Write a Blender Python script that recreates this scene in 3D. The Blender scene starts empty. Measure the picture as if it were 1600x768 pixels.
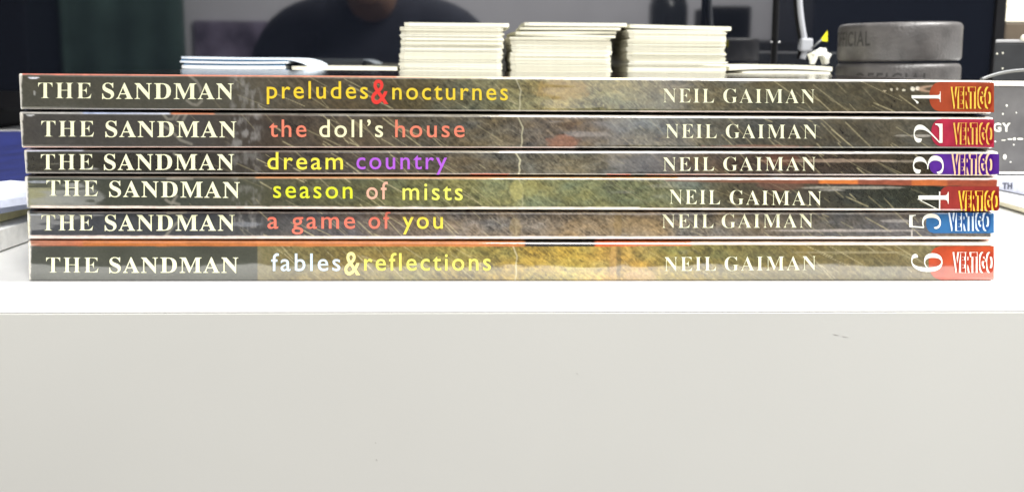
import bpy, bmesh, math, random
import numpy as np
from mathutils import Vector, Matrix
SC = bpy.context.scene
COL = SC.collection
R = math.radians
rng = random.Random(7)

# ------------------------------------------------------------------ camera
F, EYE = 1700.0, 0.0582                       # focal length in photo pixels, eye height over the table top (z = 0)
PITCH, YAW, ROLL = math.atan((384 - 96.5) / F), R(2.4), R(0.45)
FW = np.array([math.sin(YAW) * math.cos(PITCH), math.cos(YAW) * math.cos(PITCH), -math.sin(PITCH)])
_r0 = np.array([math.cos(YAW), -math.sin(YAW), 0.0]); _u0 = np.cross(_r0, FW)
RT = _r0 * math.cos(ROLL) + _u0 * math.sin(ROLL)
UP = _u0 * math.cos(ROLL) - _r0 * math.sin(ROLL)
cam = bpy.data.cameras.new('camera'); cam.sensor_width = 36; cam.lens = F / 1600 * 36
cam.clip_start = 0.01; cam.clip_end = 60
cam.dof.use_dof = True; cam.dof.focus_distance = 0.31; cam.dof.aperture_fstop = 34
co = bpy.data.objects.new('camera', cam); COL.objects.link(co); SC.camera = co
co.matrix_world = Matrix(((RT[0], UP[0], -FW[0], 0), (RT[1], UP[1], -FW[1], 0), (RT[2], UP[2], -FW[2], EYE), (0, 0, 0, 1)))

def ray(px, py): return FW * F + RT * (px - 800) + UP * (384 - py)
def at(px, py, Y):
    d = ray(px, py); return d * (Y / d[1]) + np.array([0, 0, EYE])
def proj(P):
    q = np.asarray(P, float) - np.array([0, 0, EYE]); w = q @ FW
    return 800 + F * (q @ RT) / w, 384 - F * (q @ UP) / w

# ------------------------------------------------------------------ light
w = bpy.data.worlds.new('World'); SC.world = w; w.use_nodes = True
w.node_tree.nodes['Background'].inputs[0].default_value = (0.93, 0.96, 1.0, 1)
w.node_tree.nodes['Background'].inputs[1].default_value = 0.42
SC.view_settings.view_transform = 'Standard'; SC.view_settings.look = 'None'
SC.view_settings.exposure = 0.0; SC.view_settings.gamma = 1
def area(name, loc, target, sx, sy, power, col):
    l = bpy.data.lights.new(name, 'AREA'); l.shape = 'RECTANGLE'; l.size = sx; l.size_y = sy
    l.energy = power; l.color = col
    o = bpy.data.objects.new(name, l); COL.objects.link(o); o.location = loc
    o.rotation_euler = (Vector(target) - Vector(loc)).to_track_quat('-Z', 'Y').to_euler()
    return o
area('ceiling_lamp', (0.85, 0.42, 1.2), (0.05, 0.36, 0), 0.7, 0.7, 56, (1, 0.985, 0.95))
gl = bpy.data.lights.new('front_fill', 'POINT'); gl.energy = 125; gl.color = (1, 0.985, 0.95); gl.shadow_soft_size = 0.28
go = bpy.data.objects.new('front_fill', gl); COL.objects.link(go); go.location = (0.3, -0.75, 1.25)  # added fill light behind the camera for the front panel and wall

# ------------------------------------------------------------------ helpers
def lin(c):
    return tuple((v / 255 / 12.92 if v / 255 <= 0.04045 else ((v / 255 + 0.055) / 1.055) ** 2.4) for v in c)
def mat(name, col, rough=0.5, spec=0.5, noise=0, nscale=60, bump=0, bscale=200, coat=0, ior=1.5, emit=None):
    m = bpy.data.materials.new(name); m.use_nodes = True
    nt = m.node_tree; b = nt.nodes['Principled BSDF']
    b.inputs['Base Color'].default_value = (*col, 1); b.inputs['Roughness'].default_value = rough
    b.inputs['IOR'].default_value = ior; b.inputs['Specular IOR Level'].default_value = spec
    b.inputs['Coat Weight'].default_value = coat
    if coat: b.inputs['Coat IOR'].default_value = 2.2; b.inputs['Coat Roughness'].default_value = .06
    if noise or bump:
        tc = nt.nodes.new('ShaderNodeTexCoord')
    if noise:
        n = nt.nodes.new('ShaderNodeTexNoise'); n.inputs['Scale'].default_value = nscale; n.inputs['Detail'].default_value = 6
        nt.links.new(tc.outputs['Object'], n.inputs['Vector'])
        mp = nt.nodes.new('ShaderNodeMapRange'); mp.inputs[1].default_value = 0.3; mp.inputs[2].default_value = 0.7
        mp.inputs[3].default_value = 1 - noise; mp.inputs[4].default_value = 1 + noise
        nt.links.new(n.outputs[0], mp.inputs[0])
        vm = nt.nodes.new('ShaderNodeVectorMath'); vm.operation = 'SCALE'; vm.inputs[0].default_value = col
        nt.links.new(mp.outputs[0], vm.inputs['Scale']); nt.links.new(vm.outputs[0], b.inputs['Base Color'])
    if bump:
        n2 = nt.nodes.new('ShaderNodeTexNoise'); n2.inputs['Scale'].default_value = bscale; n2.inputs['Detail'].default_value = 4
        nt.links.new(tc.outputs['Object'], n2.inputs['Vector'])
        bp = nt.nodes.new('ShaderNodeBump'); bp.inputs['Strength'].default_value = bump; bp.inputs['Distance'].default_value = 0.001
        nt.links.new(n2.outputs[0], bp.inputs['Height']); nt.links.new(bp.outputs[0], b.inputs['Normal'])
    return m
def obj(name, verts, faces, m, parent=None, smooth=False):
    me = bpy.data.meshes.new(name); me.from_pydata([tuple(map(float, v)) for v in verts], [], faces); me.update()
    if m: me.materials.append(m)
    if smooth: me.polygons.foreach_set('use_smooth', [True] * len(me.polygons))
    o = bpy.data.objects.new(name, me); COL.objects.link(o)
    if parent: o.parent = parent; o.matrix_parent_inverse = Matrix.Translation(-parent.location)
    return o
def from_bm(name, bm, m, parent=None, smooth=False):
    bmesh.ops.recalc_face_normals(bm, faces=bm.faces)
    me = bpy.data.meshes.new(name); bm.to_mesh(me); bm.free()
    if m: me.materials.append(m)
    if smooth: me.polygons.foreach_set('use_smooth', [True] * len(me.polygons))
    o = bpy.data.objects.new(name, me); COL.objects.link(o)
    if parent: o.parent = parent; o.matrix_parent_inverse = Matrix.Translation(-parent.location)
    return o
def box_bm(x0, x1, y0, y1, z0, z1, bev=0, seg=2, bm=None):
    own = bm is None; bm = bm or bmesh.new()
    r = bmesh.ops.create_cube(bm, size=1)
    bmesh.ops.scale(bm, vec=(x1 - x0, y1 - y0, z1 - z0), verts=r['verts'])
    bmesh.ops.translate(bm, vec=((x0 + x1) / 2, (y0 + y1) / 2, (z0 + z1) / 2), verts=r['verts'])
    if bev:
        es = list({e for v in r['verts'] for e in v.link_edges})
        bmesh.ops.bevel(bm, geom=es, offset=bev, segments=seg, profile=0.5, affect='EDGES')
    return bm
def box(name, x0, x1, y0, y1, z0, z1, m, parent=None, bev=0, seg=2):
    return from_bm(name, box_bm(x0, x1, y0, y1, z0, z1, bev, seg), m, parent)
def tube(name, pts, r, m, parent=None, n=10):
    pts = [Vector(tuple(p)) for p in pts]; bm = bmesh.new(); rings = []
    for i, p in enumerate(pts):
        t = (pts[min(i + 1, len(pts) - 1)] - pts[max(i - 1, 0)]).normalized()
        a = t.cross(Vector((0.3, 1, 0.2))).normalized(); b = t.cross(a)
        rr = r[i] if isinstance(r, (list, tuple)) else r
        rings.append([bm.verts.new(p + (a * math.cos(2 * math.pi * k / n) + b * math.sin(2 * math.pi * k / n)) * rr) for k in range(n)])
    for q, s in zip(rings, rings[1:]):
        for k in range(n): bm.faces.new((q[k], q[(k + 1) % n], s[(k + 1) % n], s[k]))
    bm.faces.new(rings[0][::-1]); bm.faces.new(rings[-1])
    return from_bm(name, bm, m, parent, True)
def smooth_path(pts, k=6):
    P = [np.array(p, float) for p in pts]; P = [2 * P[0] - P[1]] + P + [2 * P[-1] - P[-2]]; out = []
    for i in range(1, len(P) - 2):
        for j in range(k):
            t = j / k; a, b, c, d = P[i - 1:i + 3]
            out.append(0.5 * ((2 * b) + (c - a) * t + (2 * a - 5 * b + 4 * c - d) * t * t + (3 * b - a - 3 * c + d) * t ** 3))
    out.append(P[-2]); return out
def thing(name, label, cat, loc, group=None):
    o = bpy.data.objects.new(name, None); COL.objects.link(o); o.location = tuple(map(float, loc)); o.empty_display_size = 0.02
    return tag(o, label, cat, group)
def tag(o, label, cat, group=None):
    o['label'] = label; o['category'] = cat
    if group: o['group'] = group
    return o

# ------------------------------------------------------------------ materials of the place
M_top = mat('white_laminate', (0.86, 0.86, 0.85), 0.28, 0.4, noise=0.02, nscale=90)
M_panel = mat('white_panel_paint', (0.715, 0.717, 0.676), 0.42, 0.35, noise=0.02, nscale=12, bump=0.015, bscale=900)
M_wall = mat('grey_wall_paint', (0.74, 0.73, 0.77), 0.8, 0.2, noise=0.05, nscale=6)
M_floor = mat('grey_floor', (0.05, 0.045, 0.042), 0.6, 0.3, noise=0.1, nscale=10)
M_screen = mat('black_glass', (0.004, 0.005, 0.008), 0.03, 0.5, ior=2.6)
M_black = mat('black_plastic', (0.0035, 0.0035, 0.0045), 0.55, 0.12, noise=0.2)
M_pale = mat('page_paper', (0.82, 0.80, 0.74), 0.8, 0.2, noise=0.06, nscale=700)

# ------------------------------------------------------------------ setting: floor, walls
FZ = -0.74
for nm, b, m in (('floor', (-3, 3, -1.9, 1.9, FZ - 0.05, FZ), M_floor), ('wall', (-3, 3, -1.95, -1.9, FZ + 0.001, 1.7), M_wall)):
    o = box(nm, *b, m); o['kind'] = 'structure'

# ------------------------------------------------------------------ the white table
EDGE = 0.2522
t = thing('table', 'white table with smooth grey white front panel under the stack of books', 'table', (0, 0.75, FZ))
top = box('tabletop', -0.95, 0.95, EDGE + .0001, 1.35, -0.0006, 0, M_top, t, 0.0002, 2)
box('front_panel', -0.949, 0.949, EDGE, EDGE + 0.02, -0.22, -0.00064, M_panel, t, 0.00012, 1)
for s in (-1, 1):
    box('side_panel', s * 0.93 - 0.015, s * 0.93 + 0.015, EDGE + 0.021, 1.34, FZ, -0.0008, M_panel, t, 0.001, 1)
box('back_panel', -0.914, 0.914, 1.32, 1.338, FZ + 0.3, -0.0008, M_panel, t)
M_scuff = mat('grey_scuff', (0.56, 0.55, 0.52), 0.6, 0.3)
sv, sf = [], []
for (x0, y0, x1, y1, wd) in ((1300, 521, 1313, 524, 0.7), (1313, 524, 1328, 527, 0.5), (586, 690, 588, 692, 1.0), (587, 716, 590, 719, 1.1), (900, 582, 904, 584, .6)):
    d = np.array([x1 - x0, y1 - y0], float); d /= np.linalg.norm(d); nn = np.array([-d[1], d[0]]) * wd
    sv = []
    for q in ((x0, y0), (x0 + (x1 - x0) * .5 + nn[0], y0 + (y1 - y0) * .5 + nn[1]), (x1, y1), (x0 + (x1 - x0) * .5 - nn[0], y0 + (y1 - y0) * .5 - nn[1])):
        sv.append(at(q[0], q[1], EDGE - 0.00012))
    obj('scuff_mark', sv, [(0, 1, 2, 3)], M_scuff, t)

# ------------------------------------------------------------------ numpy noise for the printed spines
def vnoise(x, y, seed):
    xi = np.floor(x).astype(np.int64); yi = np.floor(y).astype(np.int64); fx = x - xi; fy = y - yi
    fx = fx * fx * (3 - 2 * fx); fy = fy * fy * (3 - 2 * fy)
    def h(a, b):
        n = (a * 374761393 + b * 668265263 + seed * 1442695041) & 0x7fffffff
        n = ((n ^ (n >> 13)) * 1274126177) & 0x7fffffff
        return ((n ^ (n >> 16)) & 0xffff) / 65535.0
    return (h(xi, yi) * (1 - fx) + h(xi + 1, yi) * fx) * (1 - fy) + (h(xi, yi + 1) * (1 - fx) + h(xi + 1, yi + 1) * fx) * fy
def fbm(x, y, seed, o=4):
    s = 0; a = 0.5; tot = 0
    for k in range(o):
        s = s + a * vnoise(x, y, seed + k * 17); tot += a; x = x * 2.03; y = y * 2.03; a *= 0.55
    return s / tot
def L(c): return np.array(lin(c))
def sm(a, b, x): 
    t_ = np.clip((x - a) / (b - a), 0, 1); return t_ * t_ * (3 - 2 * t_)

ALB = 0.86                                     # printed ink albedo against the colours read off the photograph

# ------------------------------------------------------------------ lettering
SER = 0x1D400
def fancy(s):
    r = ''
    for c in s:
        if 'A' <= c <= 'Z': r += chr(SER + ord(c) - 65)
        elif c.isdigit(): r += chr(0x1D7CE + int(c))
        else: r += c
    return r
def glyphs(s, serif=False, off=0.0, space=1.0, word=1.0):
    c = bpy.data.curves.new('lettering', 'FONT'); c.body = fancy(s) if serif else s
    c.offset = off; c.space_character = space; c.space_word = word; c.resolution_u = 4
    o = bpy.data.objects.new('lettering', c); COL.objects.link(o)
    bpy.context.view_layer.update()
    me = bpy.data.meshes.new_from_object(o.evaluated_get(bpy.context.evaluated_depsgraph_get()))
    V = np.array([v.co[:2] for v in me.vertices]); Fc = [tuple(p.vertices) for p in me.polygons]
    bpy.data.objects.remove(o); bpy.data.curves.remove(c); bpy.data.meshes.remove(me)
    return V, Fc
CAP_SER = glyphs('H', True)[0][:, 1].max(); XH = glyphs('x')[0][:, 1].max(); CAP_SAN = glyphs('H')[0][:, 1].max()

# ------------------------------------------------------------------ books
class Spine:
    """printed spine of a lying paperback: maps photo-space print coordinates onto the curved spine"""
    RAD = 0.0006
    def __init__(s, Y, TL, TR, BL, BR, lean):
        s.Y, s.lean = Y, math.tan(lean); s.q = (TL, TR, BL, BR)
        s.zm = 0.5 * (at(*TL, Y)[2] + at(*BL, Y)[2])
        s.c = [s.hit(*p) for p in (TL, TR, BL, BR)]
    def hit(s, px, py):
        d = ray(px, py)                        # plane: y = Y + (z - zm) * lean
        k = (s.Y + (EYE - s.zm) * s.lean) / (d[1] - d[2] * s.lean)
        return d * k + np.array([0, 0, EYE])
    def zb(s, X):
        a, b = s.c[2], s.c[3]; return a[2] + (b[2] - a[2]) * (X - a[0]) / (b[0] - a[0])
    def zt(s, X):
        a, b = s.c[0], s.c[1]; return a[2] + (b[2] - a[2]) * (X - a[0]) / (b[0] - a[0])
    def depth(s, X, z):
        h = min(z - s.zb(X), s.zt(X) - z); r = s.RAD
        if h >= r: return 0.0
        h = max(h, 0.0); return r - math.sqrt(max(r * r - (r - h) ** 2, 0))
    def on(s, px, py, lift, cap=1.0):
        p = s.hit(px, py); z = min(max(p[2], s.zb(p[0]) + 1e-5), s.zt(p[0]) - 1e-5)
        return np.array([p[0], p[1] + min(s.depth(p[0], z), cap) - lift, z])

def print_text(sp, name, parent, m, s, x0, x1, yb0, yb1, hpx, serif=False, off=0.0, space=1.0, word=1.0, lift=0.00016, ref=None, dx=0):
    V, Fc = glyphs(s, serif, off, space, word)
    ref = ref or (CAP_SER if serif else XH)
    a, b = V[:, 0].min(), V[:, 0].max()
    pts = []
    for gx, gy in V:
        u = (gx - a) / (b - a); px = x0 + (x1 - x0) * u + dx
        pts.append(sp.on(px, yb0 + (yb1 - yb0) * u - gy / ref * hpx, lift, .00008))
    return obj(name, pts, Fc, m, parent)

M_ink = {}
def ink(c, rough=0.3):
    if c not in M_ink:
        M_ink[c] = mat('printed_ink', tuple(min(0.9, v * (0.98 if c[0] >= 252 else .88)) for v in lin(c)), rough, 0.35, noise=0.05, nscale=900)
    return M_ink[c]

def spine_material(name):
    m = bpy.data.materials.new(name); m.use_nodes = True; nt = m.node_tree; b = nt.nodes['Principled BSDF']
    at_ = nt.nodes.new('ShaderNodeAttribute'); at_.attribute_name = 'art'
    tc = nt.nodes.new('ShaderNodeTexCoord')
    n = nt.nodes.new('ShaderNodeTexNoise'); n.inputs['Scale'].default_value = 1600; n.inputs['Detail'].default_value = 3
    nt.links.new(tc.outputs['Object'], n.inputs['Vector'])
    mp = nt.nodes.new('ShaderNodeMapRange'); mp.inputs[1].default_value = .3; mp.inputs[2].default_value = .7; mp.inputs[3].default_value = .91; mp.inputs[4].default_value = 1.09
    nt.links.new(n.outputs[0], mp.inputs[0])
    vm = nt.nodes.new('ShaderNodeVectorMath'); vm.operation = 'SCALE'
    nt.links.new(at_.outputs['Color'], vm.inputs[0]); nt.links.new(mp.outputs[0], vm.inputs['Scale'])
    nt.links.new(vm.outputs[0], b.inputs['Base Color'])
    b.inputs['Roughness'].default_value = 0.35; b.inputs['Specular IOR Level'].default_value = 0.3
    b.inputs['Coat Weight'].default_value = 1.0; b.inputs['Coat Roughness'].default_value = 0.06; b.inputs['Coat IOR'].default_value = 2.2
    mpg = nt.nodes.new('ShaderNodeMapping'); mpg.inputs['Scale'].default_value = (18, 60, 260)
    nt.links.new(tc.outputs['Object'], mpg.inputs['Vector'])
    n2 = nt.nodes.new('ShaderNodeTexNoise'); n2.inputs['Scale'].default_value = 1.0; n2.inputs['Detail'].default_value = 2
    nt.links.new(mpg.outputs[0], n2.inputs['Vector'])
    bp = nt.nodes.new('ShaderNodeBump'); bp.inputs['Strength'].default_value = 0.05; bp.inputs['Distance'].default_value = 0.0006
    nt.links.new(n2.outputs[0], bp.inputs['Height']); nt.links.new(bp.outputs[0], b.inputs['Coat Normal'])
    return m
M_spine = spine_material('glossy_printed_spine')

def segdist(X, Y, a, b):
    ax, ay = a; dx, dy = b[0] - ax, b[1] - ay; l2 = dx * dx + dy * dy + 1e-9
    t_ = np.clip(((X - ax) * dx + (Y - ay) * dy) / l2, 0, 1)
    return np.hypot(X - ax - t_ * dx, Y - ay - t_ * dy)

def paint(bk, k, PX, PY, TOP, BOT):
    """albedo of the printed collage, with glare and edge highlights painted in; PX, PY in photo pixels"""
    seed = 100 * k + 11; r_ = random.Random(seed)
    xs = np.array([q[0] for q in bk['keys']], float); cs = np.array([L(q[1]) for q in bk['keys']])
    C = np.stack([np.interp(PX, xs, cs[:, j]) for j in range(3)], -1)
    big = fbm(PX / 46, PY / 30, seed); mid = fbm(PX / 9, PY / 7, seed + 5); fine = fbm(PX / 2.7, PY / 2.7, seed + 9, 2)
    u = (PX * 0.78 + PY * 0.62); v = (-PX * 0.62 + PY * 0.78)
    wob = 9 * fbm(PX / 70, PY / 40, seed + 22, 2); hair = fbm(u / 17, (v + wob) / 2.4, seed + 21, 3)
    tex = sm(380, 470, PX) * 0.75 + 0.25 + .45 * sm(560, 760, PX) * (1 - sm(1080, 1200, PX))                      # the left end of the print is calmer
    vein = 1 - np.abs(2 * fbm(u / 16 + big * 2, (v + wob) / 7, seed + 25, 3) - 1)
    g = 1 + tex * ((sm(.78, .98, vein) - .25) * .34) + tex * ((big - .5) * .7 + (mid - .5) * 0.6 + (fine - .5) * 0.55 + (hair - .5) * .6)
    C = C * np.clip(g, .25, 2.4)[..., None]
    hue = (fbm(PX / 60, PY / 22, seed + 33) - .5) * tex
    C = C * np.stack([1 + .35 * hue, 1 + .05 * hue, 1 - .5 * hue], -1)
    # fine bright diagonal scratches of the printed picture
    for (xa, xb, n_, st) in ((250, 400, 5, .15), (400, 620, 20, .42), (600, 800, 9, .3), (930, 1090, 6, .2), (1080, 1290, 13, .3), (1240, 1440, 11, .36)):
        for _ in range(n_):
            x = r_.uniform(xa, xb); f = r_.uniform(-.3, .95); ang = R(r_.uniform(20, 50)); ln = r_.choice((8, 14, 24, 40, 60)) * r_.uniform(.8, 1.3)
            top = np.interp(x, PX[:, 0], TOP); bot = np.interp(x, PX[:, 0], BOT); y = top + (bot - top) * f
            b = (x + ln * math.cos(ang), y + ln * math.sin(ang)); wd = r_.uniform(.45, 1.0); s_ = st * r_.uniform(.3, 1.5)
            i0, i1 = np.searchsorted(PX[:, 0], [x - 6, b[0] + 6]); sl = slice(max(i0 - 2, 0), i1 + 2)
            d = segdist(PX[sl], PY[sl], (x, y), b); a = np.clip(s_ * np.exp(-(d / wd) ** 2) * (0.5 + fine[sl]), 0, 1)[..., None]
            C[sl] = C[sl] * (1 - a) + L((226, 214, 168)) * a
    def stroke(poly, wd, col, s_):
        d = np.full(PX.shape, 1e9)
        for a, b in zip(poly, poly[1:]): d = np.minimum(d, segdist(PX, PY, a, b))
        a = np.clip(s_ * np.exp(-(d / wd) ** 4) * (0.75 + .5 * mid), 0, 1)[..., None]
        return C * (1 - a) + L(col) * a
    for poly in bk['ghost']: C = stroke(poly, 2.3, (146, 142, 130), .75)
    top = np.interp(808, PX[:, 0], TOP); bot = np.interp(808, PX[:, 0], BOT); cx = bk['crack']
    poly = [(cx + dx_, top + (bot - top) * f) for dx_, f in ((-7, 0), (-2, .22), (2, .38), (0, .62), (1, .8), (-1, 1))]
    C = stroke(poly, 1.2, (226, 220, 184), (.5, .6, .85, .25, .2, .5)[k])
    # pale streaky glare beside the title, a reflection painted into the spine colour
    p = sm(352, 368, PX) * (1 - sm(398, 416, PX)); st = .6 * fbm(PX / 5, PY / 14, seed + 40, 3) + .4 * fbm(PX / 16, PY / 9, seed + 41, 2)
    a = np.clip(p * .6 * bk['glare'] * sm(.40, .72, st), 0, 1)[..., None]; C = C * (1 - a) + L((196, 194, 190)) * a
    for (x, y, rx, ry, col, s_) in bk['blobs']:  # print spots, plus glossy bands and edge reflections painted pale
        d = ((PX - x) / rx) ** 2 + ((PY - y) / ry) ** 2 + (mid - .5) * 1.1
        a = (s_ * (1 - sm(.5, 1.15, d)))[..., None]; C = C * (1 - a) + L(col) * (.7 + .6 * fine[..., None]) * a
    for (x, y, r0, r1, ang, col, s_) in bk.get('rings', []):
        q = np.sqrt(((PX - x) / r0) ** 2 + ((PY - y) / r1) ** 2)
        a = (s_ * np.exp(-((q - 1) / .28) ** 2))[..., None]; C = C * (1 - a) + L(col) * a
    if bk.get('split'):                                       # a print edge where the picture starts
        a = (1 - sm(bk['split'] - 1, bk['split'] + 1, PX))[..., None]; C = C * (1 - a) + np.stack([np.interp(PX, xs[:2], cs[:2, j]) for j in range(3)], -1) * np.clip(.7 + .6 * big, .5, 1.4)[..., None] * a
    # wrapped cover art and worn white edges, plus top-edge light painted white
    dt = PY - TOP[:, None]; db = BOT[:, None] - PY
    jit = (fbm(PX / 23, PX * 0 + .5, seed + 50, 3) - .5)
    for (side, xa, xb, ha, hb, ca, cb, s_) in bk['rims']:
        d = dt if side == 't' else db
        f = np.clip((PX - xa) / (xb - xa), 0, 1); h = ha + (hb - ha) * f + jit * 1.3
        col = L(ca) * (1 - f[..., None]) + L(cb) * f[..., None]
        col = col * np.clip(.72 + .56 * fbm(PX / 11, PY / 4, seed + 60, 3), .5, 1.3)[..., None]
        a = (s_ * (1 - sm(h - .7, h + .7, d)) * sm(xa - 3, xa + 2, PX) * (1 - sm(xb - 2, xb + 3, PX)))[..., None]
        C = C * (1 - a) + col * a
    # worn corners at both ends
    for e, w_ in ((PX[0].mean(), 3.6), (PX[-1].mean(), 3.0)):
        d = np.abs(PX - e); a = np.clip(1 - sm(w_ * .3, w_, d + 2.2 * (fbm(PX / 5, PY / 5, seed + 70, 2) - .4)), 0, 1)[..., None]
        C = C * (1 - a) + L((240, 234, 222)) * a
    C = np.clip(C * ALB, 0.004, 0.86)
    lum = C.mean(-1, keepdims=True)
    return C

def make_spine(sp, bk, k, gt, gb, parent):
    NU, NV = 1100, 38
    X0 = min(sp.c[0][0], sp.c[2][0]); 
    ss = np.linspace(0, 1, NU)
    TLc, TRc, BLc, BRc = sp.c
    rows = []                                              # (t, depth, dz)
    r = sp.RAD
    prof = [(1.0, .0036, gt * .55), (1.0, .0017, gt * .12)] + [(tt, None, 0) for tt in np.linspace(1, 0, NV)] + [(0.0, .0017, -gb * .12), (0.0, .0036, -gb * .55)]
    P = np.zeros((NU, len(prof), 3))
    for j, (tt, dp, dz) in enumerate(prof):
        A = BLc + (TLc - BLc) * tt; B = BRc + (TRc - BRc) * tt
        pts = A[None] * (1 - ss[:, None]) + B[None] * ss[:, None]
        thick = np.linalg.norm(TLc - BLc) * (1 - ss) + np.linalg.norm(TRc - BRc) * ss
        h = np.minimum(tt, 1 - tt) * thick
        d = np.where(h < r, r - np.sqrt(np.maximum(r * r - (r - np.minimum(h, r)) ** 2, 0)), 0) if dp is None else np.full(NU, dp)
        # rounded, slightly battered ends
        e = np.minimum(ss, 1 - ss) * .261; d = d + np.where(e < .0012, .0012 - np.sqrt(np.maximum(.0012 ** 2 - (.0012 - e) ** 2, 0)), 0) * .8
        d = d + 0.00006 * (fbm(ss * 30, ss * 0 + tt * 3, 5 + k, 2) - .5)
        pts[:, 1] += d; pts[:, 2] += dz
        P[:, j] = pts
    PX, PY = proj(P.reshape(-1, 3)); PX = PX.reshape(NU, -1); PY = PY.reshape(NU, -1)
    TOP = PY[:, 2]; BOT = PY[:, -3]
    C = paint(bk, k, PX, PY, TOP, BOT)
    nv = len(prof)
    idx = np.arange(NU * nv).reshape(NU, nv)
    faces = np.stack([idx[:-1, :-1], idx[:-1, 1:], idx[1:, 1:], idx[1:, :-1]], -1).reshape(-1, 4)
    me = bpy.data.meshes.new('spine'); me.from_pydata(P.reshape(-1, 3).tolist(), [], faces.tolist()); me.update()
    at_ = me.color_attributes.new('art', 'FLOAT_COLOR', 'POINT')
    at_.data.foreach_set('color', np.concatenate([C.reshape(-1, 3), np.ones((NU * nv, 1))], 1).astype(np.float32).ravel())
    me.polygons.foreach_set('use_smooth', [True] * len(me.polygons)); me.materials.append(M_spine)
    o = bpy.data.objects.new('spine', me); COL.objects.link(o); o.parent = parent
    o.matrix_parent_inverse = Matrix.Translation(-parent.location)
    return o

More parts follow.
